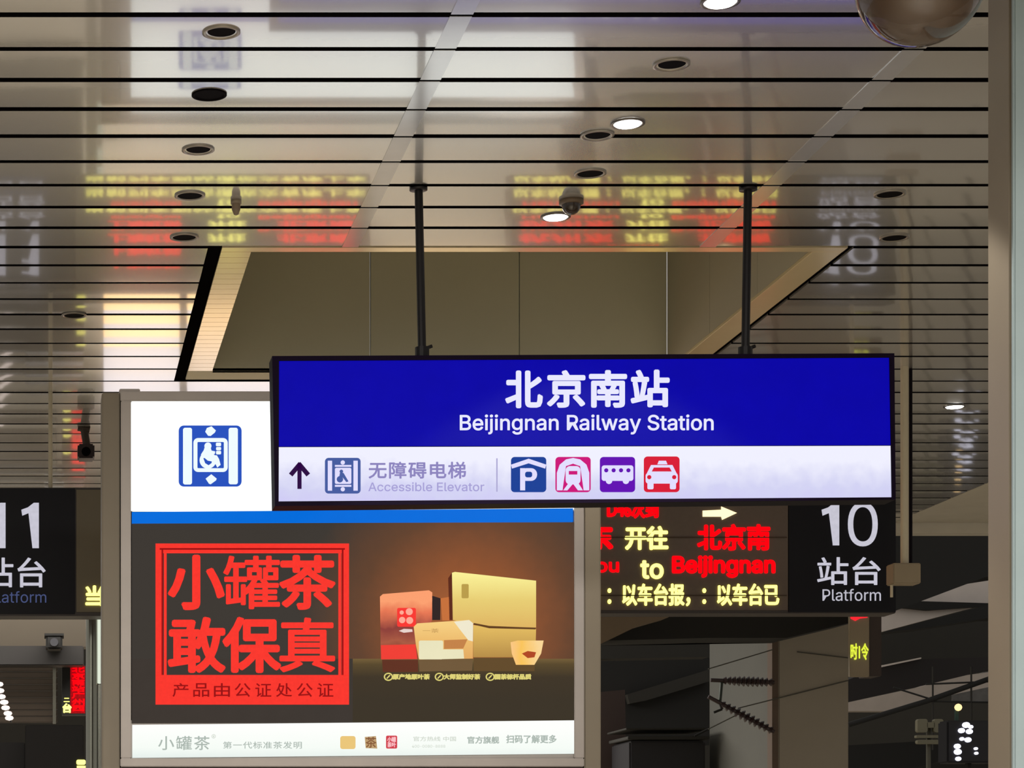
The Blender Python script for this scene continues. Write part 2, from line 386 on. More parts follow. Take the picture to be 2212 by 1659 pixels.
# ================================================================== ADVERT LIGHT BOX
D = 12.9
lb = thing('advert_light_box', 'tall grey-framed backlit advert box with a white lift-symbol header', 'light box', W(760, 2200, D)*1.0)
lb.location.z = 0
box('side_post', (X(220, D), D+.02, 0), (X(259, D), D+.28, Z(846, D)), M_brown, lb, .006)
box('side_post', (X(1264, D), D+.02, 0), (X(1300, D), D+.28, Z(1000, D)), M_brown, lb, .006)
def fbox(nm, x0, y0, x1, y1, d0, d1, m, p=lb, bev=.004): return box(nm, (X(x0, D), D+d0, Z(y1, D)), (X(x1, D), D+d1, Z(y0, D)), m, p, bev)
fbox('frame_rail', 260, 845, 1262, 866, 0, .26, M_grey); fbox('frame_rail', 260, 1638, 1262, 1656, 0, .26, M_grey)
fbox('frame_stile', 261, 866, 283, 1638, 0, .26, M_grey); fbox('frame_stile', 1241, 866, 1262, 1638, 0, .26, M_grey)
fbox('top_clip', 258, 838, 303, 849, .02, .12, M_grey); fbox('box_back', 283, 866, 1241, 1638, .2, .26, M_dark)
fbox('lower_cladding', 260, 1656, 1262, 1890, .02, .26, mat('dark_red_brown_panel', (62, 36, 32), .5), bev=.004)
prism('header_panel', rr(281, 867, 1240, 1104, 7), D+.012, .02, G_white, lb)
prism('stripe_panel', [(285, 1106), (1238, 1098), (1238, 1127), (285, 1131)], D+.010, .02, G_stripe, lb)
o_ = base(lb)
cw = W(1010, 1345, D+.012)-o_
up = grad('poster_warm_fade', [(0, (176, 100, 54)), (.32, (146, 84, 48)), (.66, (98, 66, 46)), (1, (60, 55, 50))], centre=tuple(cw), radius=.98, noise=.08)
prism('poster_backdrop', [(285, 1131), (1240, 1128), (1240, 1423), (285, 1423)], D+.012, .02, up, lb)
dn = grad('poster_table_fade', [(0, (58, 50, 38)), (.55, (62, 52, 38)), (.86, (88, 72, 44)), (1, (116, 94, 56))], 'Z', Z(1510, D)-o_.z, Z(1421, D)-o_.z, noise=.02)
bt = prism('poster_table', [(762, 1423), (1240, 1423), (1240, 1560), (762, 1561)], D+.012, .02, dn, lb)
prism('caption_strip', [(286, 1566), (1243, 1556), (1243, 1628), (286, 1637)], D+.010, .02, grad('lit_white_fade', [(0, (226, 236, 232)), (.4, (246, 252, 246)), (1, (254, 255, 252))], 'Z', Z(1640, D)-o_.z, Z(1570, D)-o_.z, noise=.1), lb)
prism('caption_backing', rect(283, 1556, 1241, 1640), D+.026, .02, M_grey, lb)
prism('poster_table', [(285, 1423), (762, 1423), (762, 1561), (285, 1562)], D+.012, .02, glow('poster_dark', (60, 53, 48), 1, .08), lb)
# header pictogram (lift with wheelchair user)
G_ib = glow('print_icon_blue', (40, 82, 190), 1); G_iw = glow('print_white', (240, 252, 255), 1)
hp = prism('lift_symbol', rr(386, 919, 522, 1051, 11), D+.008, .004, G_ib, lb)
def C(pts): return [(380+x/11.06, 910+y/11.06) for x, y in pts]
prism('pictogram', [C(rr(170, 155, 385, 1510, 50)), C(rr(1260, 155, 1480, 1505, 50)), C([(700, 250), (740, 160), (850, 120), (955, 220), (930, 270), (830, 350), (770, 345)]),
      C([(710, 1370), (845, 1265), (975, 1370), (960, 1410), (830, 1505), (790, 1490)]), C(rr(418, 400, 1238, 1210, 110))], D+.006, .002, G_iw, hp)
prism('pictogram_ground', C(rr(515, 495, 1145, 1120, 20)), D+.004, .0018, G_ib, hp)
prism('wheelchair_user', [C(circ(765, 590, 85)), C([(690, 610), (830, 620), (850, 700), (940, 720), (930, 780), (840, 800), (980, 815), (1030, 900), (1068, 1040), (990, 1105), (940, 1010), (800, 950), (700, 930), (600, 900), (600, 790), (665, 690)]),
      C(circ(765, 930, 200, 28)), C(rr(955, 510, 1080, 595, 25)), C(rr(960, 615, 1080, 690, 25)), C(rr(960, 705, 1080, 790, 25))], D+.002, .0018, G_iw, hp)
prism('wheel_opening', C([(655, 880), (690, 880), (760, 940), (860, 960), (850, 1000), (780, 1050), (700, 1000)]), D+.0, .0018, G_ib, hp)
# red seal block
Y0 = D+.008
st = prism('seal_border', [rect(336, 1174, 754, 1192), rect(336, 1192, 352, 1460), rect(738, 1192, 754, 1460), rect(336, 1458, 754, 1522),
      rect(352, 1188, 738, 1195), rect(354, 1195, 360, 1458), rect(731, 1195, 737, 1458)], Y0, .003, G_red, lb)
prism('seal_line', [rect(345, 1184, 745, 1187.5), rect(349, 1187, 352.5, 1458), rect(738.5, 1187, 742, 1458)], Y0-.002, .0018, G_redd, st)
for ch, b in (('小', (366, 1202, 482, 1314)), ('罐', (484, 1202, 603, 1314)), ('茶', (606, 1202, 722, 1314)), ('敢', (366, 1336, 484, 1450)), ('保', (484, 1336, 604, 1450)), ('真', (606, 1336, 722, 1450))):
    text('seal_character', ch, b, Y0, G_red, lb, {'罐': .017, '真': .02, '茶': .03}.get(ch, .034))
for k, ch in enumerate('产品由公证处公证'): text('lettering', ch, (373+k*44.7, 1476, 407+k*44.7, 1505), Y0-.003, G_redd, st, .01)
# products on the poster
def pp(nm, polys, m, lay, p=lb): return prism(nm, polys, Y0-.001*lay, .001, m, p)
def q(x, y): return (800+x/5.53, 1220+y/5.53)
def Q(pts): return [q(x, y) for x, y in pts]
pz = lambda y: Z(1220+y/5.53, D)-o_.z
pp('printed_gold_box', [Q([(975, 95), (1010, 85), (1980, 190), (1980, 750), (1420, 735), (985, 660)])], grad('gold_face', [(0, (222, 178, 96)), (.55, (232, 206, 116)), (1, (250, 240, 150))], 'Z', pz(760), pz(100)), 1)
pp('printed_gold_box_side', [Q([(930, 160), (975, 95), (985, 660), (945, 660)])], glow('brown_side', (92, 40, 24), 1), 1)
pp('printed_gold_box_lower', [Q([(1230, 720), (1420, 745), (1980, 765), (1970, 1105), (1230, 1105)])], grad('gold_low', [(0, (180, 138, 70)), (1, (226, 186, 96))], 'Z', pz(1105), pz(740)), 1)
pp('printed_gold_box_slot', [Q([(1235, 695), (1420, 730), (1975, 752), (1975, 772), (1420, 758), (1235, 715)])], glow('slot_brown', (96, 62, 30), 1), 2)
pp('printed_gold_box_emblem', [Q(rr(1090, 230, 1175, 400, 15))], glow('emblem_gold', (186, 156, 74), 1), 3)
pp('printed_red_box', [Q([(115, 380), (150, 350), (700, 305), (740, 330), (738, 660), (560, 1130), (125, 1130)])], grad('red_box_face', [(0, (120, 50, 40)), (.25, (170, 90, 66)), (.5, (140, 62, 56)), (.8, (232, 120, 84)), (1, (252, 160, 112))], 'Z', pz(1000), pz(350), noise=.25), 1)
pp('printed_red_box_shadow', [Q([(738, 370), (838, 400), (835, 660), (738, 660)])], glow('near_black', (46, 34, 34), 1), 1)
pp('printed_orange_glow', [Q([(840, 400), (940, 385), (945, 665), (860, 665)])], glow('orange_side', (198, 112, 58), 1), 1)
pp('printed_red_box_base', [Q([(125, 960), (540, 950), (560, 1125), (130, 1130)])], glow('box_red', (240, 62, 52), 1), 2)
pp('printed_red_box_stamp', [Q(rr(320, 515, 545, 740, 20))], glow('stamp_red', (250, 56, 50), 1), 3)
pp('printed_stamp_dots', [Q(circ(375, 570, 25)), Q(circ(465, 560, 42)), Q(circ(380, 660, 38)), Q(circ(470, 665, 42))], glow('stamp_pink', (255, 170, 150), 1), 4)
pp('printed_glint', [Q([(340, 790), (400, 765), (500, 770), (505, 800), (400, 812)])], glow('pale_pink', (232, 210, 204), 1), 4)
pp('printed_tin', [Q([(518, 740), (560, 700), (1180, 658), (1228, 700), (1225, 1120), (580, 1132), (545, 960)])], grad('tin_face', [(0, (226, 168, 96)), (.5, (236, 186, 108)), (1, (246, 206, 128))], 'Z', pz(1130), pz(700)), 5)
pp('printed_tin_corner', [Q([(1000, 680), (1180, 660), (1228, 700), (1225, 915), (1170, 900), (1060, 760)])], glow('tin_corner', (240, 232, 206), 1), 6)
pp('printed_tin_label', [Q(rr(580, 905, 870, 1130, 20)), Q([(860, 1010), (1110, 1010), (1120, 1120), (860, 1128)])], glow('tin_label', (234, 228, 190), 1), 6)
pp('printed_tin_band', [Q([(880, 900), (1160, 890), (1110, 1000), (880, 1005)])], glow('tin_brown', (196, 130, 72), 1), 6)
text('printed_tin_mark', '一茶', (913, 1358, 948, 1367), Y0-.008, glow('mark_brown', (190, 146, 84), 1), lb, 0, .001)
pp('printed_tea_cup', [Q([(1675, 925), (1760, 905), (2070, 905), (2040, 1060), (1960, 1195), (1740, 1195), (1690, 1060)])], grad('cup_face', [(0, (252, 200, 150)), (.5, (250, 196, 90)), (1, (250, 214, 150))], 'X', X(1100, D)-o_.x, X(1175, D)-o_.x, noise=.3), 7)
pp('printed_tea', [Q([(1810, 1060), (1880, 1030), (1980, 1045), (1960, 1105), (1880, 1115)])], glow('tea_brown', (176, 70, 34), 1), 8)
pp('printed_reflection', [Q([(140, 1135), (570, 1135), (570, 1280), (150, 1280)])], glow('reflect_red', (96, 48, 32), 1), 1)
pp('printed_reflection', [Q([(580, 1135), (1225, 1125), (1215, 1265), (585, 1275)])], glow('reflect_tan', (112, 88, 58), 1), 1)
pp('printed_reflection', [Q([(1235, 1110), (1970, 1110), (1960, 1270), (1235, 1270)])], glow('reflect_gold', (98, 74, 42), 1), 1)
G_cap = glow('caption_gold', (222, 210, 120), 1)
for x0, x1, s in ((830, 928, '⊘原产地原叶茶'), (940, 1037, '⊘大师监制好茶'), (1050, 1147, '⊘国茶标杆品质')):
    text('lettering', s, (x0, 1454, x1, 1470), Y0, G_cap, lb, .05)
G_pg = glow('caption_pale_grey', (172, 184, 176), 1); G_pg2 = glow('caption_faint', (206, 214, 202), 1)
text('lettering', '小罐茶', (342, 1590, 453, 1620), D+.006, G_pg, lb, .01, space=1.15)
text('lettering', '®', (457, 1586, 466, 1595), D+.006, G_pg2, lb)
text('lettering', '第一代标准茶发明', (482, 1602, 652, 1617), D+.006, G_pg, lb, .01, space=1.1)
pp2 = lambda nm, poly, m: prism(nm, poly, D+.007, .002, m, lb)
pp2('gold_badge', rr(735, 1590, 768, 1618, 5), glow('badge_gold', (234, 198, 122), 1))
pp2('brown_badge', [[(788, 1592), (812, 1590), (815, 1617), (790, 1616)]], glow('badge_brown', (190, 158, 112), 1))
text('lettering', '茶', (790, 1592, 813, 1615), D+.004, glow('badge_dark', (130, 84, 52), 1), lb, .01)
pp2('red_badge', rr(834, 1589, 858, 1617, 3), glow('badge_red', (208, 62, 74), 1))
text('lettering', '小罐\n茶叶', (837, 1592, 855, 1614), D+.004, glow('badge_pink', (250, 190, 196), 1), lb, .02)
text('lettering', '官方热线 中国', (893, 1591, 985, 1601), D+.006, G_pg2, lb, .01)
text('lettering', '400-0080-8888', (890, 1609, 962, 1615), D+.006, G_pg2, lb)
text('lettering', '官方旗舰', (1010, 1591, 1078, 1606), D+.006, G_pg, lb, .03)
text('lettering', '扫码了解更多', (1094, 1588, 1202, 1605), D+.006, G_pg, lb, .03)

# ================================================================== LED PLATFORM BOARDS (far)
D = 16.5
def led_board(x0, xs_, x1, y0, y1, label, cat='display'):
    b = thing('platform_display', label, cat, W((x0+x1)/2, y1, D))
    box('display_case', (X(x0, D), D+.02, Z(y1, D)), (X(x1, D), D+.25, Z(y0, D)), M_housing, b, .004)
    return b
# platform 10
rb = led_board(1106, 1703, 1937, 1040, 1324, 'platform 10 departure board with red and yellow LED text')
prism('led_screen', rect(1110, 1046, 1702, 1318), D+.01, .012, M_ledface, rb)
pt = prism('number_panel', rect(1704, 1042, 1935, 1322), D+.006, .02, M_plat, rb)
WH = glow('panel_white', (214, 212, 226), .85, .15, 30)
prism('lettering', [(1775, 1101), (1789, 1096), (1802, 1086), (1813, 1086), (1813, 1178), (1799, 1178), (1799, 1105), (1777, 1114)], D, .003, WH, rb); text('lettering', '0', (1832, 1085, 1896, 1180), D, WH, rb, .003)
text('lettering', '站台', (1766, 1204, 1902, 1263), D, WH, rb, .012)
text('lettering', 'Platform', (1777, 1272, 1903, 1298), D, glow('panel_dim_white', (190, 188, 200), 1), rb, 0)
E = D+.002
def led(s, bx, m, p, bold=.03): return text('led_text', s, bx, E, m, p, bold)
led('D46次到', (1313, 1080, 1421, 1118), R_led, rb, .05)
prism('led_arrow', [[(1518, 1103), (1558, 1101), (1558, 1094), (1592, 1108), (1560, 1123), (1558, 1116), (1518, 1116)]], E, .004, W_led, rb)
led('开往', (1352, 1138, 1442, 1186), Y_led, rb, .045); led('北京南', (1508, 1134, 1662, 1187), R_led, rb, .04); led('杭州东', (1122, 1134, 1322, 1187), R_led, rb, .06)
led('Hangzhou', (1130, 1208, 1336, 1243), R_led, rb, .04); led('to', (1385, 1212, 1432, 1249), Y_led, rb, .05); led('Beijingnan', (1454, 1202, 1673, 1246), R_led, rb, .05)
led('以车站广播', (1112, 1262, 1296, 1308), Y_led, rb, .04); led('：以车台报，：以车台已', (1314, 1262, 1682, 1308), Y_led, rb, .035)
prism('module_joint', [rect(1112, 1159.5, 1700, 1161.8), rect(1112, 1285, 1700, 1287.2)], E-.004, .002, mat('joint_brown', (60, 40, 20), .6), rb)
# platform 11 (its LED part lies behind the light box and shows in the ceiling and beside the post)
lbd = led_board(-74, 163, 800, 1052, 1330, 'platform 11 departure board at the left edge')
prism('number_panel', rect(-72, 1055, 162, 1326), D+.006, .02, M_plat, lbd)
prism('led_screen', rect(165, 1058, 796, 1322), D+.01, .012, mat('led_face_olive', (104, 95, 76), .55), lbd)
prism('lettering', [(46, 1101), (60, 1096), (73, 1086), (84, 1086), (84, 1184), (70, 1184), (70, 1105), (48, 1114)], D, .003, WH, lbd); prism('lettering', [(-26, 1101), (-12, 1096), (1, 1086), (12, 1086), (12, 1184), (-2, 1184), (-2, 1105), (-24, 1114)], D, .003, WH, lbd)
text('lettering', '站台', (-38, 1205, 98, 1268), D, WH, lbd, .012)
text('lettering', 'Platform', (-24, 1277, 100, 1302), D, glow('panel_faint', (70, 80, 120), 1), lbd, 0)
led('上海虹桥', (235, 1134, 390, 1187), R_led, lbd, .06); led('开往', (450, 1138, 530, 1186), Y_led, lbd, .045); led('北京南', (600, 1134, 762, 1187), R_led, lbd, .06)
led('Shanghai', (240, 1208, 390, 1243), R_led, lbd, .04); led('to', (470, 1212, 517, 1249), Y_led, lbd, .05); led('Beijingnan', (560, 1202, 770, 1246), R_led, lbd, .05)
led('当前列车到站请依次有序上车', (186, 1266, 790, 1308), Y_led, lbd, .04)
for x_, p_ in ((109, lbd), (700, lbd), (1180, rb), (1840, rb)):
    rod('hanging_rod', (X(x_, D+.12), D+.12, Z(1056, D)), (X(x_, D+.12), D+.12, CZ+.02), .015, M_pole, p_)

# pole with its square foot beside board 10
D2 = 15.8
pr = thing('hanging_pole', 'pale pole with a square foot hanging right of the blue sign', 'pole', W(1954, 1262, D2))
rod('pole', W(1954, 1225, D2), (X(1954, D2), D2, CZ+.02), .027, M_pole, pr, 16)
box('foot', (X(1922, D2), D2-.07, Z(1263, D2)), (X(1981, D2), D2+.07, Z(1219, D2)), mat('foot_brown', (150, 136, 112), .6), pr, .006)
rod('conduit', (X(1973, D2), D2+.05, Z(1225, D2)), (X(1973, D2), D2+.05, CZ+.02), .012, M_dark, pr)
rod('hook', W(1926, 1264, D2), W(1926, 1290, D2), .010, M_pole, pr, 8)

# warmly lit fascia sign behind the light box: it is what the rear ceiling mirrors
D3 = 20.0
fs = thing('fascia_sign', 'cream backlit shop fascia hidden behind the advert box, mirrored in the ceiling', 'sign', W(700, 1440, D3))
prism('fascia_case', rect(222, 1150, 1236, 1446), D3+.02, .2, M_grey, fs)
prism('fascia_panel', rect(224, 1330, 1234, 1440), D3, .02, glow('fascia_cream', (255, 212, 150), 3.0), fs)
prism('fascia_header', rect(224, 1156, 1234, 1328), D3, .02, glow('fascia_white', (240, 232, 236), 1.7), fs)
prism('fascia_mullion', [rect(388, 1150, 404, 1444), rect(808, 1150, 824, 1444)], D3-.03, .02, M_brown, fs)
for x_ in (300, 1150): rod('hanging_rod', (X(x_, D3+.1), D3+.1, Z(1155, D3)), (X(x_, D3+.1), D3+.1, CZ+.02), .02, M_pole, fs)

# ================================================================== CEILING FITTINGS
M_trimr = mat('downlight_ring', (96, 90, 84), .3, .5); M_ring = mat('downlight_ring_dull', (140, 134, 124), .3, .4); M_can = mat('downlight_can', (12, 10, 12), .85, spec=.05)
def downlight(x, d, lit, label):
    t = thing('downlight', label, 'light', (x, d, CZ), 'recessed downlights, '+('lit' if lit else 'unlit'))
    R = .078
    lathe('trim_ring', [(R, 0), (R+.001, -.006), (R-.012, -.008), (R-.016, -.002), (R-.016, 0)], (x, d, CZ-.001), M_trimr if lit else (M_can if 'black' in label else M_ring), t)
    if lit:
        lathe('lamp_lens', [(0, -.010), (R-.022, -.009), (R-.013, -.002)], (x, d, CZ-.003), G_lamp, t)
        l = bpy.data.lights.new('downlight_lamp', 'SPOT'); l.energy = 260; l.spot_size = 1.6; l.shadow_soft_size = .05; l.color = (1, .95, .88)
        lo = bpy.data.objects.new('downlight_lamp', l); lo.location = (x, d, CZ-.03); COL.objects.link(lo)
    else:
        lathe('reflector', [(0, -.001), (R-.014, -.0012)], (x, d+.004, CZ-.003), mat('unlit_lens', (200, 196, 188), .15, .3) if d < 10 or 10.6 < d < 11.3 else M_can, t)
        lathe('painted_can_shade', [(0, -.001), (R-.020, -.0012)], (x, d-.012, CZ-.0045), M_can, t)  # flat dark disc paints the shade inside the can, baring a crescent
    return t
def cd(py): return 17500/(VY-py)
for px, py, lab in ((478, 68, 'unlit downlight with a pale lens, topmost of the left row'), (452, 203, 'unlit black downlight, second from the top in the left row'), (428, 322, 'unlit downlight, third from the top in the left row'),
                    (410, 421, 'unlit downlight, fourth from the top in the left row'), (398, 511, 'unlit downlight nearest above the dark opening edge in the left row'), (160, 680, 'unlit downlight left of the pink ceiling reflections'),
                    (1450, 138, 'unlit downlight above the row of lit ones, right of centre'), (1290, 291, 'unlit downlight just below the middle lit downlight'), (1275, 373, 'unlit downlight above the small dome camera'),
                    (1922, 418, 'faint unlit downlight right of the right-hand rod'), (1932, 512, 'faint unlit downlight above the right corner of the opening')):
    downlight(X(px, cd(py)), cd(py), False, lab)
for px, py, lab in ((1556, 2, 'lit downlight cut by the top edge of the frame'), (1356, 265, 'lit downlight in the middle of the ceiling'), (1200, 467, 'lit downlight left of the small dome camera'), (2062, 877, 'lit downlight beyond the sign, beside the near column')):
    downlight(X(px, cd(py)), cd(py), True, lab)
# small domes
d = cd(432); t = thing('ceiling_dome_camera', 'small dark dome camera on the ceiling above the lit downlight', 'camera', (X(1234, d), d, CZ))
lathe('mounting_ring', [(0, 0), (.062, 0), (.062, -.02), (.05, -.025), (0, -.025)], (X(1234, d), d, CZ), mat('dome_ring_brown', (96, 80, 62), .5), t)
lathe('dome', [(.048, 0), (.045, -.02), (.034, -.038), (.018, -.048), (0, -.052)], (X(1234, d), d, CZ-.025), mat('dome_dark', (46, 36, 26), .15), t)
d = cd(432); t = thing('smoke_detector', 'small grey-brown detector on the ceiling amid the yellow and red reflections', 'detector', (X(510, d), d, CZ))
lathe('detector_base', [(0, 0), (.028, 0), (.028, -.02), (0, -.022)], (X(510, d), d, CZ), mat('detector_grey', (128, 116, 100), .5), t)
lathe('detector_head', [(.022, 0), (.022, -.03), (.012, -.055), (0, -.06)], (X(510, d), d, CZ-.02), mat('detector_grey2', (120, 104, 86), .5), t)
# bracket camera at the left
d = 17.9; c0 = Vector((X(180, d), d, CZ)); t = thing('bracket_camera', 'dark brown camera on a short bracket under the ceiling left of the post', 'camera', c0)
bm = bmesh.new(); add_rod(bm, c0+Vector((0, 0, .02)), c0+Vector((.03, 0, -.16)), .03, 10); add_rod(bm, c0+Vector((-.04, 0, -.0)), c0+Vector((.05, 0, -.02)), .03, 8)
from_bm('bracket', bm, mat('bracket_brown', (70, 58, 46), .6), t)
bm = bmesh.new(); add_box(bm, c0+Vector((-.045, -.09, -.255)), c0+Vector((.085, .09, -.145)), .012); from_bm('camera_body', bm, mat('camera_maroon', (44, 24, 22), .5), t)
rod('lens', c0+Vector((.02, -.11, -.21)), c0+Vector((.02, -.085, -.205)), .035, M_black, t)
# big dome camera, top right, near
dc = W(1988, -40, 7.6); R = 136*7.6/F
t = thing('large_dome_camera', 'large smoked dome camera at the top edge beside the near column', 'camera', (dc.x, dc.y, CZ))
m = bpy.data.materials.new('smoked_dome'); m.use_nodes = True; n = m.node_tree.nodes; L = m.node_tree.links
b = n['Principled BSDF']; b.inputs['Base Color'].default_value = (*lin((60, 42, 26)), 1); b.inputs['Roughness'].default_value = .08; b.inputs['Coat Weight'].default_value = .6
b.inputs['Alpha'].default_value = .74
lathe('dome', [(R*math.cos(a), -R*math.sin(a)) for a in [math.pi/2*k/12 for k in range(12)]]+[(0, -R)], (dc.x, dc.y, dc.z), m, t, 48)
lathe('camera_module', [(0, -R*.56), (R*.5, -R*.5), (R*.75, -R*.34), (R*.8, 0), (0, 0)], (dc.x, dc.y, dc.z), mat('module_maroon', (40, 18, 14), .5), t, 40)
lathe('housing', [(R*1.04, -.005), (R*1.06, .02), (R*1.0, .09), (R*.5, .14), (0, .15)], (dc.x, dc.y, dc.z), mat('housing_taupe', (120, 108, 88), .4), t, 40)
rod('stem', (dc.x, dc.y, dc.z+.14), (dc.x, dc.y, CZ+.01), .03, M_pole, t)

# ================================================================== FAR LEFT, BELOW BOARD 11
D = 17.2
t = thing('steel_post', 'round steel post left of the advert box', 'post', (X(198, D), D, 0))
rod('post_tube', (X(198, D), D, 0), (X(198, D), D, Z(1331, D)), 12.5*D/F, M_chrome, t, 24)
rod('post_cap', (X(198, D), D, Z(1333, D)), (X(198, D), D, Z(1325, D)), 13*D/F, M_dark, t, 24)
t = thing('tube_lamp', 'vertical white tube lamp between steel post and advert box', 'light', W(216, 1478, D))
box('lit_tube', W(211, 1476, D), W(222, 1334, D)+Vector((0, .04, 0)), glow('tube_glow', (226, 234, 214), 1.0), t, .004)
box('tube_holder', W(212, 1700, D), W(221, 1478, D)+Vector((0, .04, 0)), M_chrome, t, .004)
D = 26
t = box('trim_3', W(-260, 1397, D), W(186, 1300, D)+Vector((0, .3, 0)), mat('brown_soffit', (66, 58, 46), .5, .2, .1, 2), kind='structure')
t = tag(box('steel_beam', W(-260, 1437, D-.4), W(181, 1395, D-.4)+Vector((0, .3, 0)), mat('beam_charcoal', (36, 33, 31), .6), bevel=.01, origin=W(-40, 1437, D-.4)), 'charcoal steel beam running under board 11', 'beam')
d = 25.3; t = thing('bullet_camera', 'black box camera standing on the charcoal beam', 'camera', W(116, 1400, d))
box('camera_body', W(99, 1402, d), W(135, 1372, d)+Vector((0, .3, 0)), M_void, t, .02); rod('lens', W(117, 1388, d)+Vector((0, -.05, 0)), W(117, 1388, d)+Vector((0, .01, 0)), .045, mat('lens_grey', (70, 70, 74), .2), t)
box('sun_hood', W(96, 1373, d), W(138, 1368, d)+Vector((0, .34, 0)), M_void, t)
t = thing('corrugated_shutter', 'dull brown ribbed shutter below the charcoal beam', 'shutter', W(-40, 1562, D))
for k in range(9): box('shutter_slat', W(-240, 1438+k*13.8, D)+Vector((0, 0, -.066)), W(124, 1438+k*13.8, D)+Vector((0, .05, 0)), mat('shutter_brown', (84, 74, 64), .35, .5), t, .008)
box('shutter_channel', W(114, 1563, D-.05), W(121, 1438, D-.05)+Vector((0, .06, 0)), M_chrome, t)
t = thing('red_led_panel', 'narrow red LED panel beside the steel post', 'display', W(160, 1545, D-.1))
box('display_case', W(134, 1545, D-.1), W(186, 1437, D-.1)+Vector((0, .12, 0)), M_void, t)
for k in range(7): text('led_text', '北京南站广州西京'[k], (156, 1440+k*14, 182, 1452+k*14), D-.104, R_led, t, .05)
text('led_text', '二', (138, 1508, 150, 1516), D-.104, Y_led, t, .05); text('led_text', '台', (136, 1520, 154, 1539), D-.104, Y_led, t, .06)
prism('led_field', rect(152, 1439, 184, 1541), D-.102, .004, glow('led_red_field', (168, 4, 14), 1, .8, 40), t)
t = thing('lamp_string', 'slanting string of small white lamps at the left edge', 'light', W(10, 1556, 24))
for k, (x_, y_) in enumerate(((-2, 1478), (0, 1492), (3, 1505), (9, 1517), (12, 1529), (17, 1541), (20, 1551))):
    lathe('bulb', [(0, -.028), (.036, -.018), (.046, 0), (.036, .018), (0, .028)], W(x_, y_, 24), glow('bulb_pinkwhite', (255, 236, 226), 1.3), t, 14)
rod('string_wire', W(-4, 1470, 24)+Vector((0, .05, 0)), W(24, 1560, 24)+Vector((0, .05, 0)), .008, M_void, t, 6)
t = thing('dark_kiosk', 'black kiosk block at the lower left corner', 'kiosk', (X(110, 24), 24, 0))
box('kiosk_body', (X(54, 24), 24, 0), (X(181, 24), 25, Z(1566, 24)), mat('kiosk_black', (22, 20, 22), .5), t, .01)
box('kiosk_side_body', (X(-260, 24), 24.3, 0), (X(54, 24), 25, Z(1600, 24)), mat('kiosk_black', (22, 20, 22), .5), t, .01)
prism('kiosk_text', [rr(165, 1641, 185, 1652, 4), rect(166, 1654, 185, 1668)], 23.98, .01, Y_led, t)

# ================================================================== TRACK HALL (lower right)
def fp(name, poly, d, th, m, label, cat='beam', post=None):
    o = tag(prism(name, poly, d, th, m, origin=W(poly[0][0], poly[0][1], d)), label, cat)
    if post:
        zb = Z(post[1], d)+.05; xp = X(post[0], d)
        box('support_post', (xp-.12, d+.02, 0), (xp+.12, d+th-.02, zb), M_void, o)
    return o
box('wall_right', (9.0, 46, 0), (24, 46.3, 12), mat('track_hall_wall', (50, 47, 40), .85), kind='structure')
fp('canopy_edge', [(1240, 1300), (1445, 1300), (1445, 1333), (1378, 1352), (1300, 1390), (1240, 1400)], 21.8, .3, mat('canopy_brown', (120, 104, 84), .6), 'brown canopy edge with sloping corner under board 10', 'canopy', post=(1262, 1390))
fp('roof_girder', [(1240, 1385), (1240, 1310), (1910, 1310), (1910, 1325), (1838, 1345), (1700, 1378), (1530, 1378), (1300, 1384)], 22.2, .5, M_void, 'near-black roof girder above the concrete column', post=(1262, 1384))
fp('roof_slab', [(1900, 1150), (2300, 1142), (2300, 1220), (2130, 1246), (1906, 1330)], 30, .8, M_void, 'black roof slab right of the platform 10 board', 'roof', post=(2230, 1220))
fp('pale_soffit_strip', [(1900, 1366), (1900, 1328), (2300, 1186), (2300, 1256), (2132, 1304)], 34, .4, M_soffit, 'pale lit soffit strip slanting up to the right', 'roof', post=(2250, 1265))
prism('soffit_divider', [(1905, 1296), (2140, 1303), (2140, 1309), (2005, 1318), (1905, 1308)], 33.9, .12, M_void, [o for o in bpy.data.objects if o.name.startswith('pale_soffit')][0])
fp('sloping_girder', [(1900, 1367), (2140, 1305), (2300, 1270), (2300, 1330), (2140, 1334), (2000, 1356)], 33, .5, M_void, 'dark sloping girder under the pale soffit strip', post=(2250, 1330))
fp('grey_deck', [(1830, 1385), (2000, 1350), (2300, 1330), (2300, 1430), (1830, 1440)], 36, .5, M_voidm, 'dull grey deck between two dark girders', 'deck', post=(2250, 1430))
fp('deep_girder', [(1828, 1470), (1905, 1440), (1990, 1424), (2300, 1414), (2300, 1425), (2140, 1446), (1990, 1482), (1828, 1517)], 32, .6, mat('girder_black', (30, 24, 24), .7), 'deep black girder across the track hall', post=(2250, 1424))
prism('girder_flange', [(1905, 1437), (1990, 1420), (1990, 1423), (1905, 1441)], 31.93, .1, M_soffit, bpy.data.objects['deep_girder'])
fp('lower_soffit', [(1828, 1518), (1990, 1483), (2060, 1462), (2300, 1430), (2300, 1450), (2060, 1500), (1930, 1536), (1828, 1536)], 38, .3, mat('lower_soffit_grey', (190, 178, 168), .8, 0, .15, 4), 'pinkish grey soffit below the deep girder', 'roof', post=(2250, 1450))
t = thing('overhead_rig', 'dark diagonal strut with thin wires strung beside the signal box', 'frame', (X(2240, 30.5), 30.5, 0))
rod('mast', (X(2240, 30.5), 30.5, 0), W(2240, 1400, 30.5), .12, M_void, t, 10)
rod('diagonal_strut', W(1832, 1566, 30.5), W(2000, 1515, 30.5), .035, M_void, t); rod('diagonal_strut', W(2000, 1515, 30.5), W(2245, 1428, 30.5), .035, M_void, t)
for x_ in (2015, 2098): rod('drop_wire', W(x_, 1440, 30.5), W(x_, 1620, 30.5), .012, M_voidm, t, 6)
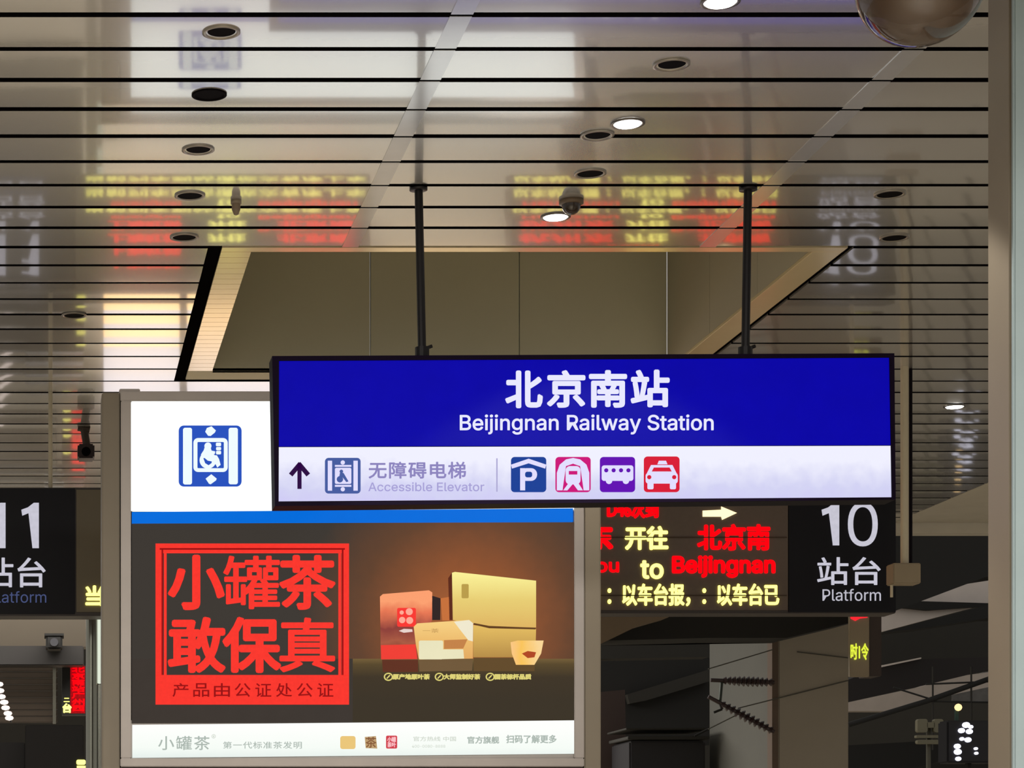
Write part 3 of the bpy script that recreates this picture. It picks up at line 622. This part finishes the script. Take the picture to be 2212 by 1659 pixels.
for a, b_ in (((2000, 1478), (2242, 1468)), ((2010, 1515), (2242, 1519)), ((1930, 1485), (2010, 1510))): rod('contact_wire', W(*a, 30.5), W(*b_, 30.5), .012, M_void, t, 6)
fp('mesh_frame_panel', [(2060, 1475), (2135, 1448), (2250, 1430), (2250, 1515), (2060, 1515)], 40, .1, mat('hazy_panel', (92, 90, 88), .8, 0, .4, 8), 'hazy grey panel behind thin wires', 'panel', post=(2220, 1515))
# pale insulator frame
t = thing('insulator_frame', 'pale frame of insulators left of the signal box', 'insulator', W(2012, 1660, 29))
for q_ in (rr(1982, 1553, 2004, 1582, 5), rr(2018, 1553, 2038, 1582, 5), rr(2003, 1560, 2019, 1572, 2)): prism('frame_plate', q_, 29, .08, mat('insul_pale', (120, 116, 96), .7), t)
prism('frame_foot', [rr(1980, 1588, 2040, 1594, 2)], 29, .08, mat('insul_pale', (120, 116, 96), .7), t); prism('frame_foot', rr(1982, 1598, 2037, 1607, 4), 29, .08, mat('insul_pale', (120, 116, 96), .7), t)
rod('frame_stem', (X(2012, 29), 29.1, 0), (X(2012, 29), 29.1, Z(1560, 29)), .03, mat('insul_stem', (84, 82, 70), .7), t, 8)
# signal box with lamp clusters
d = 28
t = thing('signal_box', 'black signal box with clusters of white lamps beside the near column', 'signal', W(2095, 1648, d))
box('signal_case', W(2046, 1648, d), W(2150, 1556, d)+Vector((0, .3, 0)), mat('signal_black', (14, 12, 18), .5), t, .02)
box('signal_mast', (X(2096, d), d+.08, 0), (X(2104, d), d+.16, Z(1640, d)), M_void, t)
GS = glow('signal_white', (236, 236, 255), 1.4)
for k, (x_, y_, r_) in enumerate(((2078, 1578, 7), (2088, 1566, 8), (2095, 1580, 7), (2098, 1570, 5), (2079, 1596, 5), (2092, 1598, 7), (2069, 1612, 7), (2070, 1624, 8), (2071, 1639, 6), (2109, 1617, 4), (2110, 1627, 4))):
    bm = bmesh.new(); add_prism(bm, circ(x_, y_, r_, 12, r_*.8), d-.03, .03); from_bm('signal_lamp', bm, GS, t)
bm = bmesh.new(); bmesh.ops.create_icosphere(bm, subdivisions=2, radius=.045, matrix=__import__('mathutils').Matrix.Translation(W(2070, 1528, d))); from_bm('orange_bulb', bm, glow('orange_bulb', (255, 214, 150), 1.6), t, smooth=True)['label'] = 'small orange lamp on top'
box('lamp_bracket', W(2066, 1560, d)+Vector((0, .03, 0)), W(2073, 1532, d)+Vector((0, .06, 0)), mat('bracket_green', (30, 60, 52), .6), t)
fp('rail_parapet', [(1830, 1610), (2050, 1598), (2050, 1640), (2000, 1652), (1830, 1700)], 33, .3, M_void, 'black parapet at the foot of the track hall', 'wall')
fp('pale_kerb', [(1930, 1656), (2060, 1644), (2160, 1636), (2160, 1720), (1930, 1720)], 34, .3, M_voidm, 'dull grey kerb in the lower right corner', 'kerb')
# concrete column in two cladding faces
D = 23
cc = bpy.data.objects.new('column', None); COL.objects.link(cc); cc.location = (X(1680, D), D+.5, 0); cc['kind'] = 'structure'; cc['label'] = 'pale grey concrete column in the track hall, behind the insulators'
cx0 = X(1681, D)
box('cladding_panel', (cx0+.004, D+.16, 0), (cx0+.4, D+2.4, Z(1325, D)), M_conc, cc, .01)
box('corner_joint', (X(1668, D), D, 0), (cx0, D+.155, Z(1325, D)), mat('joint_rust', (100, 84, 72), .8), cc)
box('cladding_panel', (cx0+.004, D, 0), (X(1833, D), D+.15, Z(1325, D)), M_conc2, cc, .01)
# hanging LED strip display right of the column
d = 21.7; t = thing('strip_display', 'narrow hanging display with red top and yellow figures right of the column', 'display', W(1857, 1462, d))
box('display_front', W(1836, 1462, d), W(1878, 1322, d)+Vector((0, .05, 0)), mat('strip_face', (150, 136, 112), .5), t, .004)
box('display_side', W(1879, 1460, d)+Vector((0, .02, 0)), W(1906, 1318, d)+Vector((0, .3, 0)), mat('strip_side', (62, 50, 46), .6), t, .004)
prism('led_text', [[(1837, 1327), (1850, 1324), (1876, 1325), (1874, 1334), (1858, 1336), (1848, 1341), (1838, 1336)]], d-.01, .01, glow('strip_red', (255, 40, 50), 1.1), t)
text('led_text', '时1令', (1838, 1390, 1876, 1425), d-.01, glow('strip_yellow', (232, 246, 70), 1.0), t, .02)
rod('hanging_rod', W(1857, 1325, d)+Vector((0, .1, 0)), (X(1857, d), d+.1, CZ), .015, M_dark, t)
# insulators on the overhead line
D = 22.95
def insul(a, b_, label, drop=None):
    t = thing('line_insulator', label, 'insulator', W(*a, D)); A = W(*a, D); B = W(*b_, D); n = 11
    rod('core', A, B, .02, M_insul, t, 10)
    for k in range(n):
        f = .22+.72*k/(n-1); p_ = A.lerp(B, f); dd = (B-A).normalized(); r_ = .038+.016*math.sin(math.pi*(k+.5)/n)
        rod('shed', p_-dd*.012, p_+dd*.012, (r_*.6, r_), M_insul, t, 14)
    return t
insul((1535, 1469), (1672, 1474), 'upper dark level line insulator in front of the concrete column')
t = insul((1530, 1505), (1672, 1581), 'lower dark slanting line insulator in front of the concrete column')
rod('dropper_bar', W(1559, 1474, D), W(1555, 1518, D), .016, mat('dropper_dark', (60, 66, 60), .5, .5), t, 8); rod('dropper_hook', W(1555, 1518, D), W(1560, 1532, D), .014, M_void, t, 8); rod('dropper_hook', W(1560, 1532, D), W(1542, 1539, D), .012, M_void, t, 8)
t = thing('overhead_wires', 'thin dark overhead wires and cable slanting across the concrete column', 'wire', W(1722, 1408, 22.98))
for a, b_ in (((1530, 1445), (1670, 1403)), ((1594, 1530), (1832, 1470)), ((1722, 1408), (1832, 1421)), ((1530, 1575), (1600, 1540))): rod('overhead_wire', W(*a, 22.98), W(*b_, 22.98), .006, mat('wire_grey', (80, 78, 70), .6), t, 6)
d = 27
fp('grey_fascia', [(1240, 1378), (1532, 1378), (1532, 1419), (1240, 1424)], d, .3, M_voidm, 'dull grey fascia left of the concrete column', 'fascia', post=(1265, 1420))
fp('black_recess_panel', [(1240, 1420), (1532, 1420), (1532, 1610), (1240, 1640)], d+1.5, .2, mat('recess_black', (22, 21, 19), .8), 'black back panel left of the concrete column', 'panel', post=(1270, 1630))
prism('slanting_bar', [(1355, 1500), (1532, 1446), (1532, 1472), (1400, 1512), (1360, 1520)], d+1.38, .12, M_voidm, bpy.data.objects['black_recess_panel'])
fp('brown_pier', [(1240, 1500), (1350, 1490), (1356, 1800), (1240, 1800)], d-1, .4, mat('pier_brown', (62, 48, 44), .7), 'dark brown pier right of the advert box', 'pier')
t = thing('service_cabinet', 'black service cabinet at the foot of the concrete column', 'cabinet', (X(1440, 25), 25, 0))
box('cabinet_body', (X(1360, 25), 25, 0), (X(1524, 25), 25.8, Z(1600, 25)), mat('cabinet_black', (28, 26, 30), .5), t, .02)
box('cabinet_trim', (X(1354, 25), 24.95, Z(1598, 25)), (X(1530, 25), 25.8, Z(1591, 25)), M_voidm, t, .005)
box('cabinet_trim', (X(1350, 25), 24.95, Z(1577, 25)), (X(1530, 25), 25.8, Z(1573, 25)), M_voidm, t, .005)
for a, b_ in (((1500, 1590), (1530, 1575)), ): rod('cabinet_cable', W(*a, 24.9), W(*b_, 24.9), .012, M_void, t, 6)
